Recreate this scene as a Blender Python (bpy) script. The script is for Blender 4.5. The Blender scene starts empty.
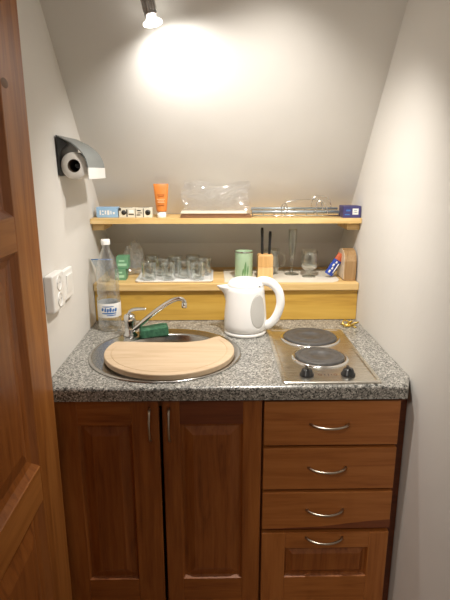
import bpy, bmesh, math, random
from mathutils import Vector, Matrix, noise
R = math.radians
sc = bpy.context.scene
col = sc.collection

# ---------------------------------------------------------------- camera
cd = bpy.data.cameras.new('camera'); cam = bpy.data.objects.new('camera', cd); col.objects.link(cam)
cd.sensor_fit = 'VERTICAL'; cd.sensor_height = 36; cd.lens = 30
cd.clip_start = 0.02
cam.location = (-.042, -1.229, 1.427)
cam.rotation_euler = (R(75.5), 0, R(-1.11))
sc.camera = cam
# ---------------------------------------------------------------- light
w = bpy.data.worlds.new('world'); sc.world = w; w.use_nodes = True
w.node_tree.nodes['Background'].inputs[0].default_value = (1.0, .94, .87, 1)
w.node_tree.nodes['Background'].inputs[1].default_value = .15
def area(name, loc, rot, size, power, colr):
    l = bpy.data.lights.new(name, 'AREA'); l.size = size; l.energy = power; l.color = colr
    o = bpy.data.objects.new(name, l); col.objects.link(o); o.location = loc; o.rotation_euler = rot
    return o
area('room_light', (-.95, -1.65, 2.2), (R(52), 0, R(-35)), .45, 13, (1, .92, .82))
LAMP = Vector((-.205, .245, 1.805))
sl = bpy.data.lights.new('spot_bulb_light', 'SPOT'); sl.energy = 11; sl.color = (1, .965, .925)
sl.spot_size = R(160); sl.spot_blend = 1.0; sl.shadow_soft_size = .02
so = bpy.data.objects.new('spot_bulb_light', sl); col.objects.link(so)
so.location = LAMP + Vector((.004, .0, -.012))
so.rotation_euler = Vector((.42, .62, -1)).to_track_quat('-Z', 'Y').to_euler()
ADDED_LAMP = Vector((.16, -.06, 1.97)); ADDED_AIM = (Vector((.05, .46, .87)) - ADDED_LAMP).normalized()
s2 = bpy.data.lights.new('added_spot_light', 'SPOT'); s2.energy = 57; s2.color = (1, .95, .885)  # added spot, out of view, to brighten the worktop and kettle
s2.spot_size = R(108); s2.spot_blend = 1.0; s2.shadow_soft_size = .022
s2o = bpy.data.objects.new('added_spot_light', s2); col.objects.link(s2o)
s2o.location = ADDED_LAMP + ADDED_AIM*.012; s2o.rotation_euler = ADDED_AIM.to_track_quat('-Z', 'Y').to_euler()
vs = sc.view_settings
vs.view_transform = 'Standard'; vs.look = 'None'; vs.gamma = 1; vs.use_curve_mapping = False; vs.exposure = 0.1

# ---------------------------------------------------------------- materials
def mat(name, c=(.8, .8, .8), rough=.5, metal=0.0, **k):
    m = bpy.data.materials.new(name); m.use_nodes = True
    b = m.node_tree.nodes['Principled BSDF']
    b.inputs['Base Color'].default_value = (*c, 1); b.inputs['Roughness'].default_value = rough
    b.inputs['Metallic'].default_value = metal
    for kk, v in k.items(): b.inputs[kk].default_value = v
    return m
def nd(m, t, **k):
    n = m.node_tree.nodes.new(t)
    for a, b in k.items(): setattr(n, a, b)
    return n
def lk(m, a, b): m.node_tree.links.new(a, b)
def ramp(m, stops):
    r = nd(m, 'ShaderNodeValToRGB'); e = r.color_ramp.elements
    while len(e) < len(stops): e.new(.5)
    for q, (p, c) in zip(e, stops): q.position = p; q.color = (*c, 1)
    return r
def coords(m, scale=(1, 1, 1), rot=(0, 0, 0)):
    t = nd(m, 'ShaderNodeTexCoord'); mp = nd(m, 'ShaderNodeMapping')
    mp.inputs['Scale'].default_value = scale; mp.inputs['Rotation'].default_value = rot
    lk(m, t.outputs['Object'], mp.inputs['Vector']); return mp.outputs[0]
def bump(m, src, strength=.2, dist=.002):
    b = nd(m, 'ShaderNodeBump'); b.inputs['Strength'].default_value = strength; b.inputs['Distance'].default_value = dist
    lk(m, src, b.inputs['Height']); lk(m, b.outputs[0], m.node_tree.nodes['Principled BSDF'].inputs['Normal'])
def wood(name, dark, mid, light, axis='Z', fine=1.0, rough=.42, knots=False):
    m = mat(name, mid, rough); b = m.node_tree.nodes['Principled BSDF']
    s = {'X': (1.6, 22, 22), 'Y': (22, 1.6, 22), 'Z': (22, 22, 1.6)}[axis]
    v = coords(m, tuple(q*fine for q in s))
    n = nd(m, 'ShaderNodeTexNoise'); n.inputs['Scale'].default_value = 1.6; n.inputs['Detail'].default_value = 5
    n.inputs['Distortion'].default_value = 1.1; lk(m, v, n.inputs['Vector'])
    n2 = nd(m, 'ShaderNodeTexNoise'); n2.inputs['Scale'].default_value = 9; n2.inputs['Detail'].default_value = 3; lk(m, v, n2.inputs['Vector'])
    mx = nd(m, 'ShaderNodeMath', operation='MULTIPLY_ADD'); mx.inputs[1].default_value = .28
    lk(m, n2.outputs[0], mx.inputs[0]); 
    sb = nd(m, 'ShaderNodeMath', operation='MULTIPLY'); sb.inputs[1].default_value = .78; lk(m, n.outputs[0], sb.inputs[0]); lk(m, sb.outputs[0], mx.inputs[2])
    r = ramp(m, [(.33, dark), (.5, mid), (.68, light)]); lk(m, mx.outputs[0], r.inputs[0])
    out = r.outputs[0]
    if knots:
        s2 = {'X': (4.2, 10, 10), 'Y': (10, 4.2, 10), 'Z': (10, 10, 4.2)}[axis]
        vv = coords(m, s2); vo = nd(m, 'ShaderNodeTexVoronoi'); vo.inputs['Scale'].default_value = 1.0; lk(m, vv, vo.inputs['Vector'])
        kr = ramp(m, [(.07, (1, 1, 1)), (.17, (0, 0, 0))]); lk(m, vo.outputs['Distance'], kr.inputs[0])
        mm = nd(m, 'ShaderNodeMixRGB'); lk(m, kr.outputs[0], mm.inputs[0]); lk(m, out, mm.inputs[1]); mm.inputs[2].default_value = (*[q*.45 for q in dark], 1)
        out = mm.outputs[0]
    lk(m, out, b.inputs['Base Color'])
    bump(m, mx.outputs[0], .12, .001)
    return m
CAB = ((.20, .056, .010), (.31, .098, .018), (.39, .135, .028))
w_cab_v = wood('cabinet_wood_upright', *CAB, 'Z'); w_cab_h = wood('cabinet_wood_level', *CAB, 'X')
w_cab_p = wood('cabinet_wood_panel', (.18, .05, .009), (.28, .085, .016), (.35, .118, .025), 'Z', 1.3)
w_cab_d = wood('cabinet_wood_deep', (.11, .03, .010), (.17, .045, .014), (.21, .06, .018), 'X')
DRW = ((.28, .088, .018), (.40, .138, .030), (.46, .172, .042))
w_drw = wood('drawer_wood_level', *DRW, 'X'); w_drw_v = wood('drawer_wood_upright', *DRW, 'Z')
w_leaf_v = wood('door_wood_upright', (.20, .062, .011), (.31, .108, .021), (.39, .150, .034), 'Z', .8)
w_leaf_h = wood('door_wood_level', (.21, .064, .011), (.32, .112, .022), (.40, .155, .036), 'Y', .8)
w_leaf_p = wood('door_wood_panel', (.15, .042, .008), (.245, .076, .014), (.31, .105, .022), 'Z', 1.0)
w_pine = wood('pine_shelf', (.50, .31, .10), (.66, .44, .17), (.74, .53, .25), 'X', .8, .5, knots=False)
w_back = wood('pine_backboard', (.42, .23, .035), (.58, .345, .06), (.64, .40, .08), 'X', .55, .4, knots=True)
w_board = wood('beech_board', (.46, .325, .195), (.54, .40, .26), (.59, .45, .30), 'X', .9, .55)
w_block = wood('block_wood', (.50, .27, .09), (.62, .36, .13), (.68, .42, .17), 'Z', 1.6, .5)
w_block2 = wood('block_wood_lower', (.62, .38, .15), (.74, .48, .2), (.8, .55, .26), 'Z', 1.6, .5)
w_arch = wood('napkin_box_wood', (.20, .11, .045), (.32, .19, .08), (.39, .245, .11), 'Z', 1.4, .5)
w_arch_f = wood('napkin_box_face', (.50, .38, .25), (.60, .48, .34), (.66, .54, .4), 'Z', 1.4, .5)
w_floor = wood('floor_wood', (.16, .08, .03), (.24, .13, .05), (.3, .17, .08), 'Y', .6, .4)

def plaster(name, c):
    m = mat(name, c, .9)
    v = coords(m, (1, 1, 1)); n = nd(m, 'ShaderNodeTexNoise'); n.inputs['Scale'].default_value = 9; n.inputs['Detail'].default_value = 6; lk(m, v, n.inputs['Vector'])
    n2 = nd(m, 'ShaderNodeTexNoise'); n2.inputs['Scale'].default_value = 2.2; lk(m, v, n2.inputs['Vector'])
    r = ramp(m, [(.35, tuple(q*.965 for q in c)), (.7, c)]); lk(m, n2.outputs[0], r.inputs[0])
    lk(m, r.outputs[0], m.node_tree.nodes['Principled BSDF'].inputs['Base Color'])
    bump(m, n.outputs[0], .25, .006); return m
m_wall = plaster('wall_plaster', (.68, .655, .61))

def granite():
    m = mat('speckled_granite', (.4, .4, .4), .28)
    b = m.node_tree.nodes['Principled BSDF']
    v = coords(m)
    vo = nd(m, 'ShaderNodeTexVoronoi'); vo.inputs['Scale'].default_value = 290; lk(m, v, vo.inputs['Vector'])
    sp = nd(m, 'ShaderNodeSeparateColor'); lk(m, vo.outputs['Color'], sp.inputs[0])
    r = ramp(m, [(0, (.06, .06, .055)), (.16, (.18, .175, .16)), (.34, (.30, .29, .265)), (.58, (.40, .385, .355)), (.82, (.66, .64, .59))])
    r.color_ramp.interpolation = 'CONSTANT'
    lk(m, sp.outputs[0], r.inputs[0])
    n = nd(m, 'ShaderNodeTexNoise'); n.inputs['Scale'].default_value = 330; n.inputs['Detail'].default_value = 2; lk(m, v, n.inputs['Vector'])
    r2 = ramp(m, [(.38, (.35, .34, .32)), (.62, (1, 1, .97))]); lk(m, n.outputs[0], r2.inputs[0])
    mx = nd(m, 'ShaderNodeMixRGB', blend_type='MULTIPLY'); mx.inputs[0].default_value = .65
    lk(m, r.outputs[0], mx.inputs[1]); lk(m, r2.outputs[0], mx.inputs[2]); lk(m, mx.outputs[0], b.inputs['Base Color'])
    return m
m_granite = granite()
def steel(name, c=(.62, .60, .57), rough=.28, sc_=(3, 220, 3)):
    m = mat(name, c, rough, 1.0); v = coords(m, sc_)
    n = nd(m, 'ShaderNodeTexNoise'); n.inputs['Scale'].default_value = 3; n.inputs['Detail'].default_value = 3; lk(m, v, n.inputs['Vector'])
    bump(m, n.outputs[0], .05, .0006)
    r = nd(m, 'ShaderNodeMapRange'); r.inputs[3].default_value = rough*.8; r.inputs[4].default_value = rough*1.3
    lk(m, n.outputs[0], r.inputs[0]); lk(m, r.outputs[0], m.node_tree.nodes['Principled BSDF'].inputs['Roughness']); return m
m_steel = steel('brushed_steel', (.50, .49, .465), .2); m_hob = steel('hob_steel', (.66, .63, .56), .27, (4, 160, 4))
m_chrome = mat('chrome', (.75, .75, .74), .12, 1.0)
m_nickel = mat('satin_nickel', (.48, .43, .35), .3, 1.0)
m_lampmetal = steel('lamp_metal', (.34, .32, .30), .3, (200, 200, 3))
def noisy(name, c, c2, rough=.5, scale=40, metal=0, bs=0.1):
    m = mat(name, c, rough, metal); v = coords(m); n = nd(m, 'ShaderNodeTexNoise'); n.inputs['Scale'].default_value = scale; n.inputs['Detail'].default_value = 4
    lk(m, v, n.inputs['Vector']); r = ramp(m, [(.35, c2), (.65, c)]); lk(m, n.outputs[0], r.inputs[0])
    lk(m, r.outputs[0], m.node_tree.nodes['Principled BSDF'].inputs['Base Color']); bump(m, n.outputs[0], bs, .001); return m
m_iron = noisy('cast_iron', (.085, .08, .075), (.06, .055, .05), .5, 60)
m_white = noisy('white_plastic', (.80, .79, .76), (.77, .76, .73), .3, 5, bs=0.0)
m_kettle = noisy('kettle_plastic', (.91, .905, .89), (.89, .885, .87), .25, 4, bs=0.0)
m_window = noisy('kettle_window', (.58, .57, .54), (.54, .53, .50), .22, 6, bs=0.0)
m_black = noisy('black_plastic', (.018, .018, .018), (.012, .012, .012), .3, 30)
m_dark = noisy('dark_gap', (.02, .015, .012), (.015, .01, .01), .8, 20)
m_greylid = noisy('grey_lid', (.19, .205, .20), (.175, .19, .185), .35, 6, bs=0.0)
m_liplit = noisy('lit_lip', (.78, .77, .74), (.74, .73, .7), .4, 6, bs=0.0)  # pale colour carries the light caught on the metal lip
m_paper = noisy('tissue_paper', (.80, .77, .72), (.74, .71, .66), .95, 60, bs=.4)
m_cardb = noisy('cardboard_core', (.12, .08, .05), (.08, .05, .035), .9, 40)
m_sponge = noisy('green_sponge', (.06, .19, .10), (.03, .11, .06), .9, 90, bs=.8)
m_green = noisy('pale_green_enamel', (.44, .60, .40), (.40, .56, .37), .35, 8)
m_leaf = noisy('leaf_green', (.16, .32, .14), (.12, .25, .1), .4, 20)
m_gbox = noisy('green_carton', (.15, .34, .19), (.12, .29, .16), .5, 30)
m_gbox2 = noisy('green_carton_print', (.42, .66, .45), (.36, .6, .4), .5, 60)
m_lblue = noisy('light_blue_carton', (.30, .48, .68), (.26, .43, .62), .5, 30)
m_cream = noisy('cream_card', (.66, .62, .50), (.60, .56, .45), .6, 30)
m_ink = noisy('dark_print', (.04, .035, .03), (.03, .025, .02), .6, 30)
m_navy = noisy('navy_carton', (.06, .05, .17), (.045, .04, .13), .4, 20)
m_orange = noisy('orange_tube_plastic', (.60, .20, .035), (.55, .175, .03), .35, 10)
m_orange_d = noisy('orange_print', (.42, .13, .02), (.36, .1, .02), .4, 10)
m_peach = noisy('peach_print', (.85, .55, .28), (.8, .5, .25), .4, 10)
m_brown = noisy('brown_board_edge', (.20, .09, .035), (.15, .07, .03), .6, 20)
m_blue = noisy('blue_print', (.07, .20, .48), (.05, .15, .40), .4, 20)
m_blue2 = noisy('deep_blue_wrapper', (.03, .07, .38), (.02, .05, .28), .3, 40)
m_red = noisy('red_wrapper', (.52, .12, .05), (.45, .1, .04), .3, 20)
m_gold = mat('gold_metal', (.72, .52, .14), .3, .9)
m_liner = noisy('cream_liner', (.74, .68, .57), (.70, .64, .53), .55, 12)
m_wallwhite = m_white
def thin(name, tint=(.95, .96, .95), edge=.75, gloss=(1, 1, 1), bmp=0, bscale=60, base=.06, milk=0.0):
    """thin clear sheet: lets light through, mirrors at grazing angles"""
    m = bpy.data.materials.new(name); m.use_nodes = True; nt = m.node_tree; nt.nodes.clear()
    o = nd(m, 'ShaderNodeOutputMaterial'); t = nd(m, 'ShaderNodeBsdfTransparent'); g = nd(m, 'ShaderNodeBsdfGlossy'); mx = nd(m, 'ShaderNodeMixShader')
    t.inputs[0].default_value = (*tint, 1); g.inputs[0].default_value = (*gloss, 1); g.inputs['Roughness'].default_value = .06
    lw = nd(m, 'ShaderNodeLayerWeight'); lw.inputs[0].default_value = .35
    mr = nd(m, 'ShaderNodeMapRange'); mr.inputs[3].default_value = base; mr.inputs[4].default_value = edge
    lk(m, lw.outputs['Facing'], mr.inputs[0]); lk(m, mr.outputs[0], mx.inputs[0]); lk(m, t.outputs[0], mx.inputs[1]); lk(m, g.outputs[0], mx.inputs[2])
    out = mx.outputs[0]
    if milk:
        d = nd(m, 'ShaderNodeBsdfDiffuse'); d.inputs[0].default_value = (.8, .82, .82, 1); m2 = nd(m, 'ShaderNodeMixShader'); m2.inputs[0].default_value = milk
        lk(m, out, m2.inputs[1]); lk(m, d.outputs[0], m2.inputs[2]); out = m2.outputs[0]
    if bmp:
        v = coords(m); n = nd(m, 'ShaderNodeTexNoise'); n.inputs['Scale'].default_value = bscale; lk(m, v, n.inputs['Vector'])
        b = nd(m, 'ShaderNodeBump'); b.inputs['Strength'].default_value = bmp; b.inputs['Distance'].default_value = .004
        lk(m, n.outputs[0], b.inputs['Height']); lk(m, b.outputs[0], g.inputs['Normal']); lk(m, b.outputs[0], lw.inputs['Normal'])
    lk(m, out, o.inputs[0]); return m
m_glass = thin('clear_glass', (.92, .94, .93), .8, base=.045)
m_pet = thin('clear_bottle_plastic', (.86, .89, .92), .75, bmp=.9, bscale=55, base=.10, milk=.03)
m_bag = thin('crinkled_film', (.97, .97, .98), .45, bmp=1.0, bscale=38, base=.05, milk=.05)
m_bagc = thin('crinkled_bag', (.95, .96, .96), .6, bmp=1.0, bscale=45, base=.12, milk=.14)
m_bagb = thin('bluish_film', (.86, .92, .99), .5, bmp=.8, bscale=38, base=.08, milk=.10)
m_bulb = mat('lit_bulb', (1, 1, 1), .4); bb = m_bulb.node_tree.nodes['Principled BSDF']
bb.inputs['Emission Color'].default_value = (1, .96, .9, 1); bb.inputs['Emission Strength'].default_value = 6

# ---------------------------------------------------------------- mesh helpers
ORG = {}
class MB:
    def __init__(s): s.bm = bmesh.new()
    def _m(s, new, mi):
        for f in new: f.material_index = mi
    def box(s, x0, x1, y0, y1, z0, z1, bev=0.0, mi=0, seg=2, rot=None):
        b = bmesh.new(); bmesh.ops.create_cube(b, size=1)
        for v in b.verts: v.co = Vector(((x0+x1)/2 + v.co.x*(x1-x0), (y0+y1)/2 + v.co.y*(y1-y0), (z0+z1)/2 + v.co.z*(z1-z0)))
        if bev: bmesh.ops.bevel(b, geom=b.edges[:], offset=bev, segments=seg, profile=.5, affect='EDGES')
        if rot:
            c = Vector(((x0+x1)/2, (y0+y1)/2, (z0+z1)/2)); M = Matrix.Rotation(rot[0], 3, rot[1])
            for v in b.verts: v.co = c + M @ (v.co-c)
        s.add(b, mi); return s
    def add(s, b, mi=0):
        b.verts.index_update(); vm = [s.bm.verts.new(v.co) for v in b.verts]
        for f in b.faces:
            try:
                g = s.bm.faces.new([vm[v.index] for v in f.verts]); g.material_index = mi; g.smooth = f.smooth
            except ValueError: pass
        b.free()
    def prism(s, pts, axis, a0, a1, mi=0, bev=0.0):
        """extrude the 2D outline along an axis: 'Z' pts=(x,y), 'X' pts=(y,z), 'Y' pts=(x,z)"""
        def P(p, a): return {'Z': (p[0], p[1], a), 'X': (a, p[0], p[1]), 'Y': (p[0], a, p[1])}[axis]
        b = bmesh.new(); v0 = [b.verts.new(P(p, a0)) for p in pts]; v1 = [b.verts.new(P(p, a1)) for p in pts]
        n = len(pts); b.faces.new(v0[::-1]); b.faces.new(v1)
        for i in range(n): b.faces.new((v0[i], v0[(i+1) % n], v1[(i+1) % n], v1[i]))
        bmesh.ops.recalc_face_normals(b, faces=b.faces[:])
        if bev:
            es = [e for e in b.edges if (e.verts[0] in v0) == (e.verts[1] in v0)]
            bmesh.ops.bevel(b, geom=es, offset=bev, segments=2, profile=.5, affect='EDGES')
        s.add(b, mi); return s
    def lathe(s, prof, c=(0, 0, 0), seg=40, mi=0, sx=1, sy=1, axis=None, close=False, sm=True):
        b = bmesh.new(); rings = []
        for r, z in prof:
            if r < 1e-6: rings.append([b.verts.new((0, 0, z))])
            else: rings.append([b.verts.new((r*sx*math.cos(2*math.pi*i/seg), r*sy*math.sin(2*math.pi*i/seg), z)) for i in range(seg)])
        for A, B in zip(rings, rings[1:]):
            for i in range(seg):
                j = (i+1) % seg
                if len(A) == 1 and len(B) == 1: continue
                if len(A) == 1: f = b.faces.new((A[0], B[j], B[i]))
                elif len(B) == 1: f = b.faces.new((A[i], A[j], B[0]))
                else: f = b.faces.new((A[i], A[j], B[j], B[i]))
                f.smooth = sm
        bmesh.ops.recalc_face_normals(b, faces=b.faces[:])
        M = Matrix.Identity(3)
        if axis is not None: M = Vector(axis).normalized().to_track_quat('Z', 'Y').to_matrix()
        for v in b.verts: v.co = M @ v.co + Vector(c)
        s.add(b, mi); return s
    def cyl(s, p0, p1, r, r1=None, seg=24, mi=0, e=0.0):
        p0, p1 = Vector(p0), Vector(p1); L = (p1-p0).length; r1 = r if r1 is None else r1
        pr = [(0, 0), (r-e, 0), (r, e), (r1, L-e), (r1-e, L), (0, L)] if e else [(0, 0), (r, 0), (r*.9999, 1e-5), (r1, L), (0, L)]
        return s.lathe(pr, p0, seg, mi, axis=(p1-p0), sm=bool(e))
    def tube(s, pts, r, seg=12, mi=0, rs=None, flat=1.0, up=None):
        pts = [Vector(p) for p in pts]; b = bmesh.new(); rings = []
        n = len(pts); prev = Vector(up) if up else None
        for i, p in enumerate(pts):
            t = (pts[min(i+1, n-1)] - pts[max(i-1, 0)]).normalized()
            if prev is None: prev = t.orthogonal()
            a = (prev - t*prev.dot(t)).normalized(); c = t.cross(a); prev = a
            rr = rs[i] if rs else r
            rings.append([b.verts.new(p + a*math.cos(2*math.pi*k/seg)*rr + c*math.sin(2*math.pi*k/seg)*rr*flat) for k in range(seg)])
        for A, B in zip(rings, rings[1:]):
            for k in range(seg):
                f = b.faces.new((A[k], A[(k+1) % seg], B[(k+1) % seg], B[k])); f.smooth = True
        b.faces.new(rings[0][::-1]); b.faces.new(rings[-1])
        bmesh.ops.recalc_face_normals(b, faces=b.faces[:])
        s.add(b, mi); return s
    def quadgrid(s, fn, nu, nv, mi=0, smooth=True, keep=None):
        b = bmesh.new(); V = [[b.verts.new(fn(i/nu, j/nv)) for j in range(nv+1)] for i in range(nu+1)]
        for i in range(nu):
            for j in range(nv):
                if keep and not keep((i+.5)/nu, (j+.5)/nv): continue
                f = b.faces.new((V[i][j], V[i+1][j], V[i+1][j+1], V[i][j+1])); f.smooth = smooth
        lo = [v for v in b.verts if not v.link_faces]; bmesh.ops.delete(b, geom=lo, context='VERTS')
        s.add(b, mi); return s
    def build(s, name, mats, parent=None, org=None):
        o0 = ORG[parent.name] if parent else Vector(org or (0, 0, 0))
        for v in s.bm.verts: v.co -= o0
        me = bpy.data.meshes.new(name); s.bm.to_mesh(me); s.bm.free()
        for m in (mats if isinstance(mats, (list, tuple)) else [mats]): me.materials.append(m)
        o = bpy.data.objects.new(name, me); col.objects.link(o)
        if parent: o.parent = parent
        else: o.location = o0
        ORG[o.name] = o0
        return o
def curve(pts, n=8):
    """Catmull-Rom through the points"""
    P = [Vector(p) for p in pts]; P = [2*P[0]-P[1]] + P + [2*P[-1]-P[-2]]; out = []
    for i in range(1, len(P)-2):
        for k in range(n):
            t = k/n; a, b, c, d = P[i-1:i+3]
            out.append(.5*((2*b) + (c-a)*t + (2*a-5*b+4*c-d)*t*t + (3*b-a-3*c+d)*t**3))
    out.append(P[-2]); return out
def tag(o, label, cat, group=None):
    o['label'] = label; o['category'] = cat
    if group: o['group'] = group
    return o
def thing(name, loc, label, cat, group=None):
    o = bpy.data.objects.new(name, None); o.empty_display_size = .03; col.objects.link(o); o.location = loc; ORG[o.name] = Vector(loc)
    return tag(o, label, cat, group)
def struct(o): o['kind'] = 'structure'; return o
def copy_tree(o, parent=None):
    c = o.copy(); col.objects.link(c)
    if parent: c.parent = parent
    for ch in [q for q in bpy.data.objects if q.parent == o and q != c]: copy_tree(ch, c)
    return c

# ---------------------------------------------------------------- setting
def SY(z): return .784 - .85*(z-1.296)        # the sloping roof lining: depth at a height
KN = .93; ZK = 1.296 + (.784-KN)/.85
CZ = 2.42
struct(MB().box(-1.2, 1.2, -2.9, 1.1, -.05, 0).build('floor', w_floor))
struct(MB().box(-1.2, 1.2, -2.9, SY(CZ)+.02, CZ, CZ+.06).build('ceiling', m_wall))
struct(MB().prism([(KN, 0), (KN, ZK), (SY(CZ), CZ), (SY(CZ)+.14, CZ), (KN+.1, ZK+.05), (KN+.1, 0)], 'X', -.62, .62).build('wall_back', m_wall))
struct(MB().prism([(-.7, 0), (-.5, 0), (-.5, 1.35), (-.53, CZ), (-.7, CZ)], 'Y', 0, 1.1).box(-.7, -.56, -.92, 0, 0, CZ).build('wall_left', m_wall))
struct(MB().prism([(.7, 0), (.5, 0), (.5, 1.35), (.475, CZ), (.7, CZ)], 'Y', -2.9, 1.1).build('wall_right', m_wall))
# open door leaf on the left
dr = MB(); X1 = -.47; X0 = -.509
ZR = [(.08, .20), (.64, .735), (1.257, 1.333), (1.86, 1.98)]
dr.box(X0, X1, -.147, -.006, .015, 2.02, .004); dr.box(X0, X1, -.86, -.74, .015, 2.02, .004)
for a, b in ((.015, .20), (.64, .735), (1.257, 1.333), (1.88, 2.02)):
    dr.box(X0+.001, X1+(.0005), -.74, -.146, a, b, .003, mi=1)
door = struct(dr.build('door_1', [w_leaf_v, w_leaf_h]))
for a, b in ((.20, .64), (.735, 1.257), (1.333, 1.88)):
    p = MB(); y0, y1 = -.741, -.146
    def ring(d, x): return [Vector((x, y0+d, a+d)), Vector((x, y1-d, a+d)), Vector((x, y1-d, b-d)), Vector((x, y0+d, b-d))]
    L = [ring(0, X1-.002), ring(.014, X1-.014), ring(.03, X1-.018), ring(.075, X1-.006), ring(.078, X1-.006)]
    bb_ = bmesh.new(); vv = [[bb_.verts.new(q) for q in r_] for r_ in L]
    for A, B in zip(vv, vv[1:]):
        for i in range(4): bb_.faces.new((A[i], A[(i+1) % 4], B[(i+1) % 4], B[i]))
    bb_.faces.new(vv[-1]); p.add(bb_)
    p.box(X0+.006, X0+.012, y0, y1, a, b)
    p.build('panel', w_leaf_p, door)
for kz, ky, kr in ((1.600, -.124, .010),):
    MB().lathe([(0, .0012), (kr*.7, .001), (kr, 0)], (X1+.0003, ky, kz), 20, 0, 1.9, 1.0, axis=(1, 0, 0)).build('wood_knot', m_brown, door)

# ---------------------------------------------------------------- base cabinets
FY = .015      # face of the fronts
def front(x0, x1, z0, z1, px0, px1, pz0, pz1, name, parent, fv, fh, pm, toprail=None):
    m = MB(); y0, y1 = FY, FY+.019
    m.box(x0, px0, y0, y1, z0, z1, .0025); m.box(px1, x1, y0, y1, z0, z1, .0025)
    m.box(px0-.0005, px1+.0005, y0+.0004, y1, pz1, z1, .0012, mi=2); m.box(px0-.0005, px1+.0005, y0+.0004, y1, z0, pz0, .0012, mi=1)
    d = m.build(name, [fv, fh, toprail or fh], parent)
    p = bmesh.new()
    def ring(k, y): return [p.verts.new(q) for q in ((px0+k, y, pz0+k), (px1-k, y, pz0+k), (px1-k, y, pz1-k), (px0+k, y, pz1-k))]
    L = [ring(0, y0+.002), ring(.005, y0+.0105), ring(.010, y0+.011), ring(.034 if pz1-pz0 > .2 else .022, y0+.003), ring(.036 if pz1-pz0 > .2 else .024, y0+.0028)]
    for A, B in zip(L, L[1:]):
        for i in range(4): p.faces.new((A[i], A[(i+1) % 4], B[(i+1) % 4], B[i]))
    p.faces.new(L[-1]); bmesh.ops.recalc_face_normals(p, faces=p.faces[:])
    q = MB(); q.add(p); q.box(px0, px1, y1-.003, y1-.001, pz0, pz1); q.build('raised_panel', pm, d)
    return d
def bow(a, b, out=.026, r=.0032):
    a, b = Vector(a), Vector(b); pts = []
    for i in range(17):
        t = i/16; k = math.sin(math.pi*t)**.65; pts.append(a.lerp(b, t) + Vector((0, -out*k, 0)))
    pts[0].y += .002; pts[-1].y += .002
    return MB().tube(pts, r, 10, rs=[r*(1.25-.25*math.sin(math.pi*i/16)) for i in range(17)])
CX = [-.486, .0865, .465]
bc = thing('sink_cabinet', (-.2, .3, 0), 'reddish wooden two-door base cabinet under the round sink', 'cabinet')
c = MB(); x0, x1 = CX[0], CX[1]
c.box(x0, x0+.018, .036, .58, .0, .829); c.box(x1-.018, x1, .036, .58, .0, .829); c.box(x0+.018, x1-.018, .036, .58, .08, .098)
c.box(x0+.018, x1-.018, .57, .58, .098, .829); c.box(x0+.018, x1-.018, .06, .075, 0, .08); c.box(x0+.018, x1-.018, .036, .055, .80, .829)
c.build('carcass', w_cab_v, bc)
dl = front(-.484, -.1985, .11, .8225, -.42, -.275, .243, .752, 'cabinet_door', bc, w_cab_v, w_cab_h, w_cab_p)
bow((-.2235, FY, .803), (-.2235, FY, .704), .024).build('handle', m_nickel, dl)
d2 = front(-.1895, .0835, .11, .8225, -.141, .031, .243, .753, 'cabinet_door', bc, w_cab_v, w_cab_h, w_cab_p, w_cab_d)
bow((-.171, FY, .803), (-.171, FY, .702), .024).build('handle', m_nickel, d2)
dc = thing('drawer_cabinet', (.276, .3, 0), 'wooden base cabinet with three drawers above a panelled front', 'cabinet')
c = MB(); x0, x1 = CX[1]+.0005, CX[2]
c.box(x0, x0+.018, .036, .58, .0, .829); c.box(x1-.018, x1, .036, .58, .0, .829); c.box(x0+.018, x1-.018, .036, .58, .08, .098)
c.box(x0+.018, x1-.018, .57, .58, .098, .829); c.box(x0+.018, x1-.018, .06, .075, 0, .08)
for z in (.679, .539, .405): c.box(x0+.018, x1-.018, .036, .06, z-.009, z+.009)
c.build('carcass', w_cab_v, dc)
for k, (z0, z1) in enumerate(((.685, .819), (.5445, .676), (.4125, .535))):
    d = MB().box(.0895, .4645, FY, FY+.019, z0, z1, .0025)
    d.box(.11, .44, FY+.02, .5, z0+.02, z1-.02)
    if k == 2:
        d.prism([(.100, .4135), (.464, .4135), (.4645, .441), (.40, .437), (.26, .420)], 'Y', FY-.0004, FY+.004, mi=1)
    d = d.build('drawer', [w_drw, w_cab_d], dc)
    zc = (.750, .6145, .477)[k]
    bow((.217, FY, zc), (.324, FY, zc), .028).build('handle', m_nickel, d)
d = front(.0895, .4645, .11, .399, .16, .406, .243, .345, 'cabinet_door', dc, w_drw_v, w_drw, w_cab_p)
bow((.219, FY, .382), (.328, FY, .382), .028).build('handle', m_nickel, d)
# dark strip standing in for the shade in the gap beside the wall
tag(MB().box(.4665, .4995, .06, .08, 0, .828, .001).build('gap_shade_strip', w_cab_d, org=(.48, .07, 0)), 'narrow dark strip standing in for the shaded gap between drawer cabinet and right wall', 'gap shade strip')

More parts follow.
